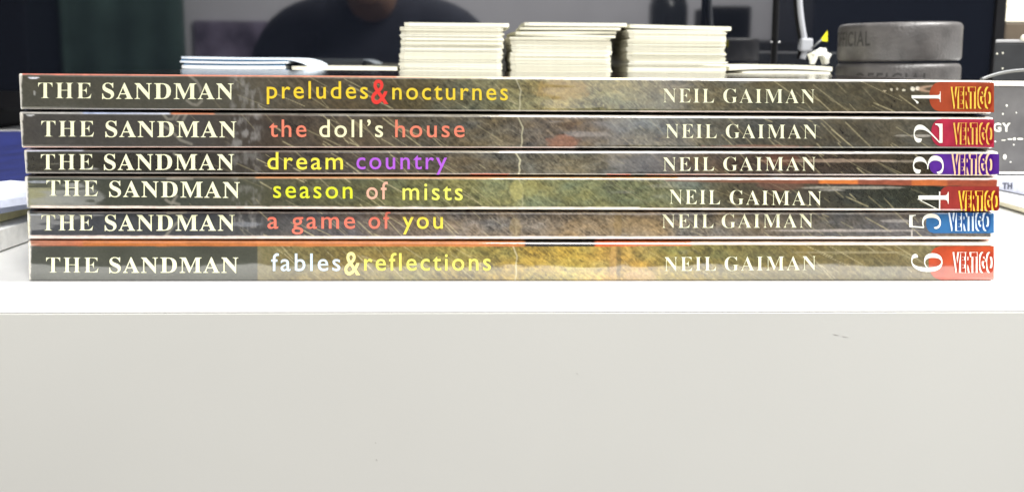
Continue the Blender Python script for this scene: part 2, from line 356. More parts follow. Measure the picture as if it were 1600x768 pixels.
CREAM = (253, 246, 208)
W = (255, 248, 238)  # overhead light on the top edges, painted into the rims
BOOKS = [
 dict(q=((27, 115), (1553, 126), (30, 171), (1551, 177.5)), dY=-.0027, lean=0.4, cover=(26, 6, 6),
  label='topmost paperback in the stack, orange end tag, yellow title with a red ampersand',
  series=((60, 143, 153.6, 154), (160, 365, 154.5, 155.2), 24.6),
  words=[('preludes', 417, 575, 153.6, 154.2, (250, 214, 62)), ('&', 580, 607, 161.8, 162.2, (236, 70, 62)), ('nocturnes', 613, 793.5, 155.2, 156.6, (246, 214, 66))],
  author=((1035.8, 1115.5, 160.3, 160.8), (1130, 1273, 160.8, 161.6), 22), digit=('1', 1423.7, 1469, 143, 162),
  tag=(1452, 128.5, 175, (208, 88, 48)), logo=(1487, 1550, 138, 167.6, (150, 48, 26), (252, 206, 84)),
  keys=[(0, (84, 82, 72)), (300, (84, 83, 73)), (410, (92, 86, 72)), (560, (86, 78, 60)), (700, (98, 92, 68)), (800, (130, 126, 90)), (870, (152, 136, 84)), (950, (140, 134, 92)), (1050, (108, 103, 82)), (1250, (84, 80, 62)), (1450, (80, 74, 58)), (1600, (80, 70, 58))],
  ghost=[[(296, 118), (306, 126), (313, 137), (314, 144)], [(292, 157), (300, 163), (308, 164), (315, 158)]], crack=812, glare=.55,
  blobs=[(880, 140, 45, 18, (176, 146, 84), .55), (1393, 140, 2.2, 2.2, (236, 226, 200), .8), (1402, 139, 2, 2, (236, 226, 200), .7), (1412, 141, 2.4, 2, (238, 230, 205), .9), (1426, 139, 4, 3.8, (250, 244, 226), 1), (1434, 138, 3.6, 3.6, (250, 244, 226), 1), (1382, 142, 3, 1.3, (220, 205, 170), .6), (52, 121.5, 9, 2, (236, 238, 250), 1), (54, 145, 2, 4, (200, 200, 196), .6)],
  rings=[(1461, 139, 22, 4.5, 0, (226, 190, 160), .7)],
  rims=[('t', 20, 620, 1.6, 1.8, (205, 105, 84), (215, 140, 108), .8), ('t', 620, 1010, 1.8, 2.2, (240, 200, 170), (250, 236, 180), .9), ('t', 1000, 1560, 2.6, 2.6, W, W, 1), ('b', 25, 1050, 1.4, 1.6, (180, 172, 165), (205, 190, 180), .6), ('b', 1000, 1560, 1.8, 2.2, (235, 215, 200), (250, 236, 222), .9)]),
 dict(q=((28, 175), (1554, 184), (32, 231), (1553, 232)), dY=-.0027, lean=0.2, cover=(40, 40, 60),
  label='second paperback from the top, crimson pink end tag and orange and cream title',
  series=((65, 147, 213.4, 213.6), (165, 369.5, 214, 214.6), 24.8),
  words=[('the', 421, 479, 213.6, 213.8, (240, 138, 112)), ("doll\u2019s", 499, 598.6, 214, 214, (252, 240, 196)), ('house', 617.5, 726, 214.2, 214.2, (240, 138, 112))],
  author=((1040, 1119.7, 215.6, 216), (1134, 1276.6, 216, 216.8), 22), digit=('2', 1427, 1472, 193, 223),
  tag=(1455, 186, 229.5, (214, 52, 84)), logo=(1491, 1552, 194, 223.6, (150, 26, 44), (250, 196, 92)),
  keys=[(0, (76, 73, 69)), (300, (78, 75, 70)), (420, (76, 68, 60)), (600, (88, 80, 66)), (780, (106, 100, 84)), (900, (112, 100, 88)), (1000, (112, 110, 96)), (1200, (80, 77, 67)), (1400, (86, 83, 72)), (1600, (80, 75, 66))],
  ghost=[[(254, 177), (262, 187), (270, 186), (274, 178)], [(275, 187), (280, 179), (290, 177)], [(286, 188), (292, 177)], [(250, 193), (268, 205), (282, 219), (299, 225)]], crack=815, glare=.65,
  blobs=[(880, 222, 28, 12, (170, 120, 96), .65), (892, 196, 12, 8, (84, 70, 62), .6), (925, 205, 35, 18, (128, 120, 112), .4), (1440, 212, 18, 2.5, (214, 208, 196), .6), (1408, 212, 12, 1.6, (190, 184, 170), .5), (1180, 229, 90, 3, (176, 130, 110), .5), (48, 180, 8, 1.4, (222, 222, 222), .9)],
  rims=[('t', 25, 130, 2, 2, (214, 210, 200), (220, 220, 220), .9), ('t', 130, 265, 2.4, 2.2, (190, 205, 240), (225, 230, 245), .9), ('t', 268, 335, 2.4, 2.2, (226, 140, 100), (226, 150, 110), .9), ('t', 335, 780, 1.4, 1.8, (150, 146, 138), (225, 220, 200), .7), ('t', 780, 1560, 2.4, 2.8, W, W, .95), ('b', 25, 900, 1.9, 1.7, (236, 190, 170), (214, 186, 176), .9), ('b', 900, 1560, 1.2, 1, (120, 105, 95), (60, 70, 50), .7)]),
 dict(q=((35, 234.5), (1562, 237.5), (38, 271.5), (1561, 275)), dY=-.0027, lean=0.5, cover=(60, 40, 30),
  label='thinnest paperback in the stack, violet end tag and yellow and purple title',
  series=((64.3, 145.7, 265, 265), (162.7, 366, 265.3, 265.3), 24.4),
  words=[('dream', 418, 536, 264.4, 264.4, (250, 236, 84)), ('country', 557, 698.5, 264, 264, (188, 104, 226))],
  author=((1035.8, 1115.5, 267, 266.8), (1130, 1274.5, 266.8, 266.6), 21.5), digit=('3', 1426, 1473.8, 243, 271.5),
  tag=(1452, 240.5, 272, (104, 44, 172)), logo=(1488.5, 1552, 242.6, 271.5, (70, 18, 122), (255, 205, 160)),
  keys=[(0, (60, 58, 52)), (300, (58, 56, 50)), (420, (72, 66, 58)), (600, (86, 77, 66)), (780, (106, 99, 82)), (900, (112, 106, 88)), (1000, (86, 79, 68)), (1200, (74, 60, 50)), (1400, (60, 55, 44)), (1600, (58, 52, 44))],
  ghost=[[(272, 240), (284, 247), (288, 252)]], crack=811, glare=.4,
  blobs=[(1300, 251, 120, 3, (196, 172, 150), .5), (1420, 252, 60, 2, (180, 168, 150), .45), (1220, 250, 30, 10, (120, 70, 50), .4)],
  rims=[('t', 40, 130, 2.4, 1.6, (215, 222, 240), (200, 208, 224), .9), ('t', 130, 420, 1.2, 1.0, (150, 150, 150), (130, 126, 120), .6), ('t', 420, 780, 1.2, 2, (150, 142, 130), (230, 224, 200), .7), ('t', 780, 1562, 2.8, 3.2, W, W, .95), ('b', 40, 780, 1.6, 1.6, (170, 164, 158), (196, 180, 172), .7), ('b', 735, 795, 1.6, 1.6, (220, 90, 50), (220, 90, 50), .9), ('b', 948, 985, 1.8, 1.8, (214, 80, 50), (214, 80, 50), .9), ('b', 1010, 1200, 1.5, 1.5, (214, 110, 80), (226, 190, 170), .8), ('b', 1200, 1562, 1.4, 1.7, (226, 205, 200), (240, 220, 214), .9)]),
 dict(q=((36, 276), (1563, 278), (40, 325.5), (1563, 329.5)), dY=-.0027, lean=0.3, cover=(120, 60, 40),
  label='paperback with dull red end tag lying under the thin violet tagged one',
  series=((73, 153, 305.7, 306.3), (171, 375, 307.2, 309), 24.6),
  words=[('season', 427, 551, 308.6, 309.8, (226, 232, 62)), ('of', 572.5, 606, 310.4, 310.9, (240, 184, 160)), ('mists', 629, 723, 311.6, 312.4, (240, 240, 110))],
  author=((1045.8, 1125, 318.3, 319.3), (1140, 1283.7, 319.4, 321), 22.5), digit=('4', 1432, 1481.5, 299, 328),
  tag=(1467, 291, 328.5, (184, 62, 54)), logo=(1499, 1560.5, 300, 328.6, (128, 28, 20), (252, 196, 70)),
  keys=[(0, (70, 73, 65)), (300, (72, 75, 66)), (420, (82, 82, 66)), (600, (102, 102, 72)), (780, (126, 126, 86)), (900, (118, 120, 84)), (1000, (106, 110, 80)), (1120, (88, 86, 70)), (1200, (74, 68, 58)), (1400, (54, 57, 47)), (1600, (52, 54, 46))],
  ghost=[[(262, 279), (300, 279)], [(259, 312), (268, 318), (276, 306)], [(270, 316), (280, 319)]], crack=816, glare=.4,
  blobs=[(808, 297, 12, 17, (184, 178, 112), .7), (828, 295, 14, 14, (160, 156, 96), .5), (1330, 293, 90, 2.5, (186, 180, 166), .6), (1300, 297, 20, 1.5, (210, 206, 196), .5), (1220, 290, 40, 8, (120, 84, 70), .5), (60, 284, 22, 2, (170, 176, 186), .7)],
  rims=[('t', 1040, 1563, 6.5, 14, (120, 92, 72), (176, 84, 58), .9), ('t', 1280, 1340, 9, 10, (226, 130, 54), (222, 128, 60), .8), ('t', 1425, 1480, 12, 13, (224, 126, 60), (200, 110, 60), .7), ('t', 40, 400, 1.4, 1.4, (170, 160, 150), (186, 160, 130), .7), ('t', 400, 1100, 2.2, 3, (232, 164, 110), (244, 206, 150), .95), ('t', 1060, 1563, 3.2, 3, W, W, .95), ('b', 48, 1563, 4.0, 2.6, (246, 226, 212), (255, 240, 228), 1), ('b', 700, 1000, 3.6, 4.2, (250, 236, 215), (255, 244, 226), 1)]),
 dict(q=((40, 330), (1553, 332), (42, 373.5), (1553, 374)), dY=0, lean=0.3, cover=(90, 80, 90),
  label='paperback with blue end tag and red and yellow title, second from the bottom',
  series=((65, 145.5, 359.8, 359.8), (164, 367, 360, 360), 24.6),
  words=[('a', 418, 435, 356.6, 356.6, (236, 128, 108)), ('game', 456, 555, 356.6, 356.6, (236, 128, 108)), ('of', 576, 610, 356.6, 356.6, (236, 128, 108)), ('you', 629, 692, 356.6, 356.6, (248, 226, 88))],
  author=((1034, 1114.6, 355.8, 355.8), (1127.5, 1270, 355.8, 355.4), 21.7), digit=('5', 1420, 1469.5, 333.5, 357),
  tag=(1447, 332.5, 364, (64, 132, 196)), logo=(1483.5, 1547, 333, 358.5, (36, 84, 146), (228, 242, 255)),
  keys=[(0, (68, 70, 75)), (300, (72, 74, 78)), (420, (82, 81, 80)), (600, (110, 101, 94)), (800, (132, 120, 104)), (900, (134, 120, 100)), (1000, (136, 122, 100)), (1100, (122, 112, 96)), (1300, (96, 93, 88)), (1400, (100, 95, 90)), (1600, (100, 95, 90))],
  ghost=[[(259, 368), (272, 352), (279, 346), (284, 332)], [(262, 333), (290, 331)]], crack=806, glare=.75,
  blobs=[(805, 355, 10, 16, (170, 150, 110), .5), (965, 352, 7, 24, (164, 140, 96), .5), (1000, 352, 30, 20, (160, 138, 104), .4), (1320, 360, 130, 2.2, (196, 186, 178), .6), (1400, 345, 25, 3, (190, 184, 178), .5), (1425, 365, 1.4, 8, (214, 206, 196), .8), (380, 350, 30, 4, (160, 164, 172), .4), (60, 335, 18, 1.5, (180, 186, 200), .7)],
  rims=[('b', 42, 1553, 5.2, 3.8, (240, 218, 208), (255, 240, 226), 1)]),
 dict(q=((42, 376), (1554, 379), (43, 439), (1553, 438.3)), dY=0, lean=2.0, cover=(190, 90, 40),
  label='bottom paperback resting on the white table, orange cover strip along its top edge',
  series=((72.5, 154, 425.4, 425.4), (171, 372.5, 425.6, 425.6), 23.8),
  words=[('fables', 424, 532, 422.6, 422.4, (214, 232, 246)), ('&', 538, 563, 428.8, 428.8, (250, 240, 160)), ('reflections', 569, 767, 422, 421.8, (238, 232, 110))],
  author=((1038, 1118.6, 423, 422.6), (1132, 1275, 422.6, 421.4), 22), digit=('6', 1423.3, 1472, 395, 424),
  tag=(1451, 384, 437, (212, 82, 38)), logo=(1490, 1552.5, 395.4, 423.4, (160, 50, 24), (255, 226, 214)),
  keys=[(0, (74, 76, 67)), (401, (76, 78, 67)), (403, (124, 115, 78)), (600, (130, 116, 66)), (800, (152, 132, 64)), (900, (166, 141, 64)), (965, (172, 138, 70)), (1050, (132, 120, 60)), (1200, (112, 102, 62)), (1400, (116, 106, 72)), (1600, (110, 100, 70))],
  ghost=[[(295, 393), (262, 393), (274, 386)], [(262, 430), (273, 437)], [(287, 424), (295, 437)], [(255, 405), (275, 398)]], crack=806, glare=.2, split=402,
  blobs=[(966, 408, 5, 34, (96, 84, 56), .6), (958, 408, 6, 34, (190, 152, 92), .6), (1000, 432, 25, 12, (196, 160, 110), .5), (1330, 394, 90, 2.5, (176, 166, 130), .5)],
  rims=[('t', 42, 130, 8.6, 8.6, (176, 116, 92), (200, 112, 70), .9), ('t', 130, 822, 8.6, 8.2, (206, 122, 60), (212, 132, 78), .9), ('t', 820, 932, 8, 7.6, (28, 30, 38), (30, 30, 36), .95), ('t', 820, 932, 0, 0, W, W, 0), ('t', 930, 1080, 7.5, 6, (216, 96, 52), (226, 140, 96), .95), ('t', 1080, 1554, 5, 4, (240, 210, 180), W, .95)]),
]
D6 = 0.2874
spines = [Spine(D6 + b['dY'], *b['q'], R(b['lean'])) for b in BOOKS]
BW = 0.1685                                                   # width of the covers
for k, (bk, sp) in enumerate(zip(BOOKS, spines)):
    TL, TR, BL, BR = sp.c
    # planes shared with the neighbours above and below, at the left and right ends
    def mid(a, b): return (a + b) / 2
    up = (TL[2], TR[2]) if k == 0 else (mid(TL[2], spines[k - 1].c[2][2]), mid(TR[2], spines[k - 1].c[3][2]))
    dn = (0.00005, 0.00005) if k == 5 else (mid(BL[2], spines[k + 1].c[0][2]), mid(BR[2], spines[k + 1].c[1][2]))
    x0, x1 = (TL[0] + BL[0]) / 2, (TR[0] + BR[0]) / 2
    y0 = sp.Y; root = thing('paperback_book', bk['label'], 'book', ((x0 + x1) / 2, y0 + .08, min(dn)), 'paperbacks in the stack on the white table')
    gt, gb = (up[0] - TL[2] + up[1] - TR[2]) / 2, (BL[2] - dn[0] + BR[2] - dn[1]) / 2
    make_spine(sp, bk, k, gt, gb, root)
    M_cov = mat('glossy_cover_card', lin(bk['cover']), 0.06, 0.5, noise=0.35, nscale=40)
    th = .00035
    for nm, zz, sg, ze, g in (('front_cover', up, -1, (TL[2], TR[2]), gt), ('back_cover', dn, 1, (BL[2], BR[2]), -gb)):
        vs = []
        zo = .00003 * sg
        for (yy, fr) in ((.0036, .55), (.010, 1), (BW, 1)):
            for side in (0, 1):
                z = ze[side] + (zz[side] - ze[side]) * fr + zo; X = (x0, x1)[side]
                vs += [(X, y0 + yy, z), (X, y0 + yy, z + sg * th)]
        fs = []
        for a in (0, 4):
            fs += [(a, a + 2, a + 6, a + 4), (a + 1, a + 5, a + 7, a + 3), (a, a + 4, a + 5, a + 1), (a + 2, a + 3, a + 7, a + 6)]
        fs += [(0, 1, 3, 2), (8, 10, 11, 9)]
        o = obj(nm, vs, fs, M_cov, root)
    e = .0006; zt, zb = (up[0] - th - .0001, up[1] - th - .0001), (dn[0] + th + .0001, dn[1] + th + .0001)
    t3, b3 = (TL[2] - .0004, TR[2] - .0004), (BL[2] + .0004, BR[2] + .0004)
    vs = []
    for (yy, T, B) in ((.0022, t3, b3), (.010, zt, zb), (BW - .001, zt, zb)):
        vs += [(x0 + e, y0 + yy, T[0]), (x1 - e, y0 + yy, T[1]), (x1 - e, y0 + yy, B[1]), (x0 + e, y0 + yy, B[0])]
    fs = [(0, 1, 2, 3), (8, 11, 10, 9)]
    for a in (0, 4):
        for q in range(4): fs.append((a + q, a + 4 + q, a + 4 + (q + 1) % 4, a + (q + 1) % 4))
    obj('page_block', vs, fs, M_pale, root)
    # lettering
    S1, S2, ch = bk['series']
    print_text(sp, 'series_lettering', root, ink(CREAM), 'THE', *S1, ch, True, -.010, 1.14)
    print_text(sp, 'series_lettering', root, ink(CREAM), 'SANDMAN', *S2, ch, True, 0.0, 1.10)
    xh = 17.6
    for (s, a, b, ya, yb, c) in bk['words']:
        if s == '&': print_text(sp, 'title_lettering', root, ink(c), s, a, b, ya, yb, 38 if k == 0 else 36, False, .01, 1, ref=CAP_SAN)
        else: print_text(sp, 'title_lettering', root, ink(c), s, a, b, ya, yb, xh, False, .006, 1.2)
    A1, A2, ach = bk['author']
    print_text(sp, 'author_lettering', root, ink(CREAM), 'NEIL', *A1, ach, True, -.012, 1.14)
    print_text(sp, 'author_lettering', root, ink(CREAM), 'GAIMAN', *A2, ach, True, -.012, 1.14)
    # end tag with rounded left corners
    tx, ty0, ty1, tc_ = bk['tag']; tr_ = 1553 if k in (0, 1, 4, 5) else 1561
    rr = (ty1 - ty0) * .46; vs, fs = [], []; NR, NC = 22, 14
    for i in range(NR + 1):
        y = ty0 + (ty1 - ty0) * i / NR; h = min(y - ty0, ty1 - y)
        if k == 3: h = y - ty0 if y - ty0 < rr else rr
        xl = tx + (rr - math.sqrt(max(rr * rr - (rr - min(h, rr)) ** 2, 0))) * .8
        for j in range(NC + 1):
            sh = (8 if k == 3 else 0)
            vs.append(sp.on(xl + (tr_ - xl) * j / NC, y + (0 if k not in (0, 1) else 1.2 * (j / NC - .5)), .00006))
    for i in range(NR):
        for j in range(NC):
            a = i * (NC + 1) + j; fs.append((a, a + NC + 1, a + NC + 2, a + 1))
    tg = obj('end_tag', vs, fs, mat('tag_ink', tuple(v * .64 + .006 for v in lin(tc_)), .3, .3, noise=.2, nscale=260, coat=1), root, True)
    lx0, lx1, ly0, ly1, dark, light = bk['logo']
    lo = print_text(sp, 'tag_lettering', root, ink(light), 'VERTIGO', lx0 - 2.2, lx1 - 2.2, ly1, ly1, ly1 - ly0, False, .052, 1.12, lift=.00024, ref=CAP_SAN)
    lo2 = print_text(sp, 'tag_lettering', root, ink(dark), 'VERTIGO', lx0 + .4, lx1 + .4, ly1, ly1, ly1 - ly0, False, .034, 1.12, lift=.00030, ref=CAP_SAN)
    # volume number, printed turned on its side
    ds, dx0, dx1, dy0, dy1 = bk['digit']
    V, Fc = glyphs(ds, True, -.019); mn, mx = V.min(0), V.max(0)
    pts = [sp.on(dx1 - (dx1 - dx0) * (gy - mn[1]) / (mx[1] - mn[1]), dy1 - (dy1 - dy0) * (gx - mn[0]) / (mx[0] - mn[0]), .00026, .00008) for gx, gy in V]
    obj('volume_number', pts, Fc, ink((255, 248, 232)), root)

# ------------------------------------------------------------------ trading cards in stacks behind the books
YC = 0.630
M_cream = [mat('cream_card_edge', c, .75, .2, noise=.05, nscale=500) for c in ((.64, .62, .51), (.61, .59, .48), (.57, .55, .44), (.66, .645, .55), (.49, .465, .37))]
M_white = [mat('white_card_edge', c, .75, .2, noise=.05, nscale=500) for c in ((.72, .75, .78), (.64, .71, .78), (.74, .75, .74))]
BOXTOP = at(800, 124, YC)[2]
def card(name, px0, px1, z, th, m, label, group, yaw=0.0, sag=0.0, bow=0.0, tilt=0.0, dy=0.0, dep=.088, droop=0.0):
    """one card, rounded corners, bent along its width: its front edge spans px0..px1 of the stack's row"""
    a, b = at(px0, 80, YC), at(px1, 80, YC); wd = b[0] - a[0]; cx = (a[0] + b[0]) / 2; cy = YC + dy + dep / 2
    nx, ny, rc = 16, 4, .003; vs, fs = [], []
    for lay in (0, 1):
        for j in range(ny + 1):
            for i in range(nx + 1):
                u, v = i / nx - .5, j / ny - .5
                # squeeze the corners round
                X, Y = u * wd, v * dep
                if i in (0, nx) and j in (0, ny): X *= 1 - rc * .6 / wd * 2 * .5; Y *= 1 - rc * .6 / dep * 2 * .5
                zz = z + (th if lay else 0) + bow * (1 - 4 * u * u) + tilt * u - droop * max(0, u - .28) ** 2 * 20
                xr = X * math.cos(yaw) - Y * math.sin(yaw); yr = X * math.sin(yaw) + Y * math.cos(yaw)
                vs.append((xr, yr, zz - z))
    n = (nx + 1) * (ny + 1)
    for j in range(ny):
        for i in range(nx):
            q = j * (nx + 1) + i; fs += [(q, q + nx + 1, q + nx + 2, q + 1), (n + q, n + q + 1, n + q + nx + 2, n + q + nx + 1)]
    for i in range(nx):
        fs += [(i, i + 1, n + i + 1, n + i)]; q = ny * (nx + 1) + i; fs += [(q + 1, q, n + q, n + q + 1)]
    for j in range(ny):
        q = j * (nx + 1); fs += [(q + nx + 1, q, n + q, n + q + nx + 1)]; q += nx; fs += [(q, q + nx + 1, n + q + nx + 1, n + q)]
    o = obj(name, vs, fs, m); o.location = (float(cx), float(cy), float(z)); return tag(o, label, 'card', group)
def stack(px0, px1, ytop, label, group, pitch=.00108, slope=0.0):
    ztop = at((px0 + px1) / 2, ytop, YC)[2]; n = int(round((ztop - BOXTOP) / pitch)); p = (ztop - BOXTOP) / n
    drift = 0
    for i in range(n):
        drift = .75 * drift + rng.gauss(0, .8); th = p * rng.choice((.7, .78, .84, .87, .9))
        tl = slope * (i / n) if slope else 0
        card('trading_card', px0 + drift + rng.gauss(0, .8), px1 + drift + rng.gauss(0, .8), BOXTOP + i * p + .00005, th, rng.choices(M_cream, (5, 4, 3, 3, 1))[0], label, group,
             yaw=rng.gauss(0, .003), dy=rng.gauss(0, .0003), tilt=tl, bow=rng.uniform(-.00005, .00005))
    return BOXTOP + n * p
G = 'cream cards in the tall stack on the left', 'cream cards in the tall middle stack', 'cream cards in the tall stack on the right'
zA = stack(622, 787, 42, 'cream card packed in the left of the three tall stacks behind the books', G[0])
card('trading_card', 629, 797, zA + .00005, .0021, M_cream[0], 'cream card slid out to the right on top of the left tall stack', None, yaw=.004)
zB = stack(795, 957, 58, 'cream card packed in the middle one of the three tall stacks', G[1])
card('trading_card', 806, 966, zB + .0001, .0013, M_cream[1], 'cream card below the two overhanging cards of the middle stack', None, yaw=-.02, tilt=-.0006)
card('trading_card', 800, 962, zB + .0016, .0016, M_cream[2], 'cream card skewed left under the overhanging top of the middle stack', None, yaw=.03, tilt=.0008)
card('trading_card', 812, 974, zB + .0040, .0015, M_cream[2], 'cream card second from the top of the middle tall stack', None, yaw=-.02, tilt=.0003)
card('trading_card', 818, 982, zB + .0061, .0019, M_cream[0], 'cream card overhanging to the right at the very top of the middle stack', None, yaw=-.01)
zC = stack(978, 1136, 47, 'cream card packed in the right of the three tall stacks', G[2])
card('trading_card', 981, 1144, zC + .0004, .0021, M_cream[0], 'cream card sloping down to the right on top of the right tall stack', None, tilt=-.0009)
# low cards between the leaflets and the tall stacks
for i, (a, b, th, m) in enumerate(((462, 618, .0017, 3), (458, 616, .0016, 4), (452, 622, .0026, 0))):
    z = BOXTOP + (0, .0019, .0039)[i]
    card('trading_card', a, b, z, th, M_cream[m], ('lowest cream card in the flat pile between the leaflets and the left tall stack', 'greyish card in the middle of the flat pile beside the leaflets', 'cream card on top of the flat pile beside the white leaflets')[i], 'cards in the flat pile beside the leaflets', yaw=.004 * (i - 1))
# low pile right of the tall stacks
for i, (a, b, th, m) in enumerate(((1152, 1302, .0017, 3), (1168, 1304, .0016, 0), (1160, 1303, .0015, 3), (1140, 1306, .0024, 0))):
    z = BOXTOP + (0, .0021, .0040, .0059)[i]
    card('trading_card', a, b, z, th, M_cream[m], ('bottom white card in the low bowed pile beside the pucks', 'second white card from the bottom of the pile beside the pucks', 'cream card just under the bowed top of the pile beside the pucks', 'bowed cream card on top of the low pile beside the pucks')[i], 'cards in the low pile beside the pucks', yaw=.005 * (1 - i), bow=(0, .0002, .0004, .0011)[i])
# white leaflets
M_blue = mat('blue_leaflet_print', (.10, .28, .52), .4, .4)
for i, (a, b, th, bow, dr) in enumerate(((274, 446, .0016, 0, 0), (282, 450, .0012, .0001, 0), (280, 447, .0018, -.0002, 0), (277, 452, .0011, -.0004, .0), (279, 484, .0012, -.0003, .0042))):
    z = BOXTOP + (.0002, .0027, .0048, .0080, .0102)[i]
    o = card('leaflet', a, b, z, th, M_white[i % 3], ('lowest white leaflet, poking out left at the bottom of its pile', 'bluish white leaflet just above the lowest one in its pile', 'thick white leaflet in the middle of the pile of leaflets', 'thin white leaflet just under the curling top leaflet', 'white leaflet on top of its pile with its right end curling down')[i], 'white leaflets behind the left end of the books', bow=bow, droop=dr, yaw=.004 * (i - 2))
    o['category'] = 'leaflet'
    if i < 4:
        zz = z + th + .00004; pa, pb = at(a + 5, 80, YC), at(b - 3, 80, YC)
        box('printed_face', pa[0], pb[0], YC + .0012, YC + .08, zz, zz + .0006, M_blue, o)
# the carton these stacks stand on
pa, pb = at(262, 130, YC), at(1306, 130, YC)
M_carton = mat('pale_carton', (.62, .58, .5), .8, .2, noise=.08)
tag(box('storage_carton', pa[0], pb[0], YC + .001, YC + .1, 0.0005, BOXTOP - .0001, M_carton, None, .001), 'flat pale carton under the stacks of cards behind the books', 'carton')

# ------------------------------------------------------------------ hockey pucks
M_rub = mat('worn_black_rubber', (.068, .063, .061), .40, .6, noise=.42, nscale=75, bump=.4, bscale=600)
M_emb = mat('embossed_rubber', (.036, .034, .033), .6, .3)
YP = .668
def puck(pxl, pxr, z0, h, label, text, pxc, tilt):
    a, b = at(pxl, 90, YP), at(pxr, 90, YP); r = (b[0] - a[0]) / 2; cx = (a[0] + b[0]) / 2
    prof = [(0, 0), (r - .003, 0), (r - .0009, .0006), (r, .0022), (r, h - .0030)] + [(r - .003 + .003 * math.cos(q), h - .003 + .003 * math.sin(q)) for q in (R(20), R(40), R(60), R(75), R(90))] + [(r - .012, h - .0002), (0, h - .0002)]
    N = 96; vs, fs = [], []
    for (rr, z) in prof:
        for i in range(N): q = 2 * math.pi * i / N; vs.append((rr * math.cos(q), rr * math.sin(q), z))
    for j in range(len(prof) - 1):
        for i in range(N): fs.append((j * N + i, j * N + (i + 1) % N, (j + 1) * N + (i + 1) % N, (j + 1) * N + i))
    root = thing('hockey_puck', label, 'hockey puck', (cx, YP, z0), 'hockey pucks stacked behind the books')
    o = obj('rubber_disc', vs, fs, M_rub, root, True); o.matrix_parent_inverse = Matrix()
    # embossed lettering wrapped on the rim, in two lines
    for (s, hh, zc, c_, wd) in text:
        V, Fc = glyphs(s, False, .012, 1.15); mn, mx = V.min(0), V.max(0); V = (V - (mn + mx) / 2) / (mx[1] - mn[1])
        q0 = R(c_); sc_ = wd / (V[:, 0].max() - V[:, 0].min())
        pts = []
        for gx, gy in V:
            q = q0 + gx * sc_ / r; pts.append(((r + .00018) * math.sin(q), -(r + .00018) * math.cos(q), zc + gy * hh))
        e = obj('embossed_lettering', pts, Fc, M_emb, root); e.matrix_parent_inverse = Matrix()
    root.rotation_euler = (0, tilt, 0)
    return root
zt = at(1405, 37, YP)[2]; hp = .0229
puck(1313, 1494, zt - hp, hp, 'worn grey black hockey puck on top of the pair', [('OFFICIAL', .0088, .0138, -75, .034)], 1336, R(-1.2))
puck(1312, 1495, zt - 2 * hp - .0009, hp, 'worn hockey puck underneath the other one', [('OFFICIAL', .0092, .0128, -27, .045)], 1398, R(-.5))
px_ = at(1405, 90, YP)[0]
tag(box('black_tin', px_ - .033, px_ + .033, YP - .033, YP + .033, 0.0004, zt - 2 * hp - .0018, M_black, None, .002), 'low black tin under the hockey pucks', 'tin')

# ------------------------------------------------------------------ television with glossy screen
YT = 0.90
xr = at(1569, 20, YT)[0]; xl = xr - 1.08
tv = thing('television', 'large black television with glossy screen reflecting the room', 'television', ((xl + xr) / 2, YT + .03, 0))
box('screen', xl + .008, xr - .008, YT, YT + .006, .032, .62, M_screen, tv)
bz = bmesh.new()
for b in ((xl, xl + .0078, .018, .628), (xr - .0078, xr, .018, .628), (xl + .0078, xr - .0078, .018, .0318), (xl + .0078, xr - .0078, .6202, .628)):
    box_bm(b[0], b[1], YT - .003, YT + .012, b[2], b[3], bm=bz)
from_bm('bezel', bz, M_black, tv)
box('back_shell', xl + .004, xr - .004, YT + .0122, YT + .05, .02, .626, M_black, tv, .004)
for s in (xl + .2, xr - .2): box('foot', s - .05, s + .05, YT - .08, YT + .1, 0.0004, .0178, M_black, tv, .004)

# blue cloth mat and bag at the left, under and behind the magazines
M_navy = mat('navy_cloth', (.006, .011, .085), .75, .3, noise=.25, nscale=60, bump=.4, bscale=900)
vs, fs = [], []; nx, ny = 40, 40
a = at(20, 205, .72)[0]
for j in range(ny + 1):
    for i in range(nx + 1):
        Y = .455 + .345 * j / ny; xr_ = -.165 - .05 * j / ny; X = -.62 + (xr_ + .62) * i / nx
        z = .0015 + .012 * math.exp(-((Y - .72) / .07) ** 2) * (0.5 + .5 * math.cos((X - a + .06) * 28)) + .002 * math.sin(X * 70 + Y * 30) ** 2
        vs.append((X, Y, z))
for j in range(ny):
    for i in range(nx): q = j * (nx + 1) + i; fs.append((q, q + 1, q + nx + 2, q + nx + 1))
o = obj('cloth', vs, fs, M_navy, None, True); so_ = o.modifiers.new('thickness', 'SOLIDIFY'); so_.thickness = .001; so_.offset = -1
tag(o, 'navy blue cloth lying on the table behind the left end of the books', 'cloth')

# ------------------------------------------------------------------ magazines left of the books
def magazine(corners, z0, z1, m, label, group, mp=None, nm='magazine', sagf=0.0):
    """a flat magazine given by its four ground corners"""
    vs = []; n = 8
    for z in (z0, z1):
        for j in range(n + 1):
            for i in range(n + 1):
                u, v = i / n, j / n
                p = (1 - v) * ((1 - u) * np.array(corners[0]) + u * np.array(corners[1])) + v * ((1 - u) * np.array(corners[3]) + u * np.array(corners[2]))
                vs.append((p[0], p[1], z + sagf * math.sin(u * 5 + v * 3)))
    N = (n + 1) ** 2; fs = []
    for j in range(n):
        for i in range(n):
            q = j * (n + 1) + i; fs += [(q, q + n + 1, q + n + 2, q + 1), (N + q, N + q + 1, N + q + n + 2, N + q + n + 1)]
    for i in range(n):
        fs += [(i, i + 1, N + i + 1, N + i)]; q = n * (n + 1) + i; fs += [(q + 1, q, N + q, N + q + 1)]
        q = i * (n + 1); fs += [(q + n + 1, q, N + q, N + q + n + 1)]; q += n; fs += [(q, q + n + 1, N + q + n + 1, N + q)]
    o = obj(nm, vs, fs, m); return tag(o, label, nm, group)
def ground(px, py, z=0.0):
    d = ray(px, py); k_ = (z - EYE) / d[2]; p = d * k_ + np.array([0, 0, EYE]); return p[:2]
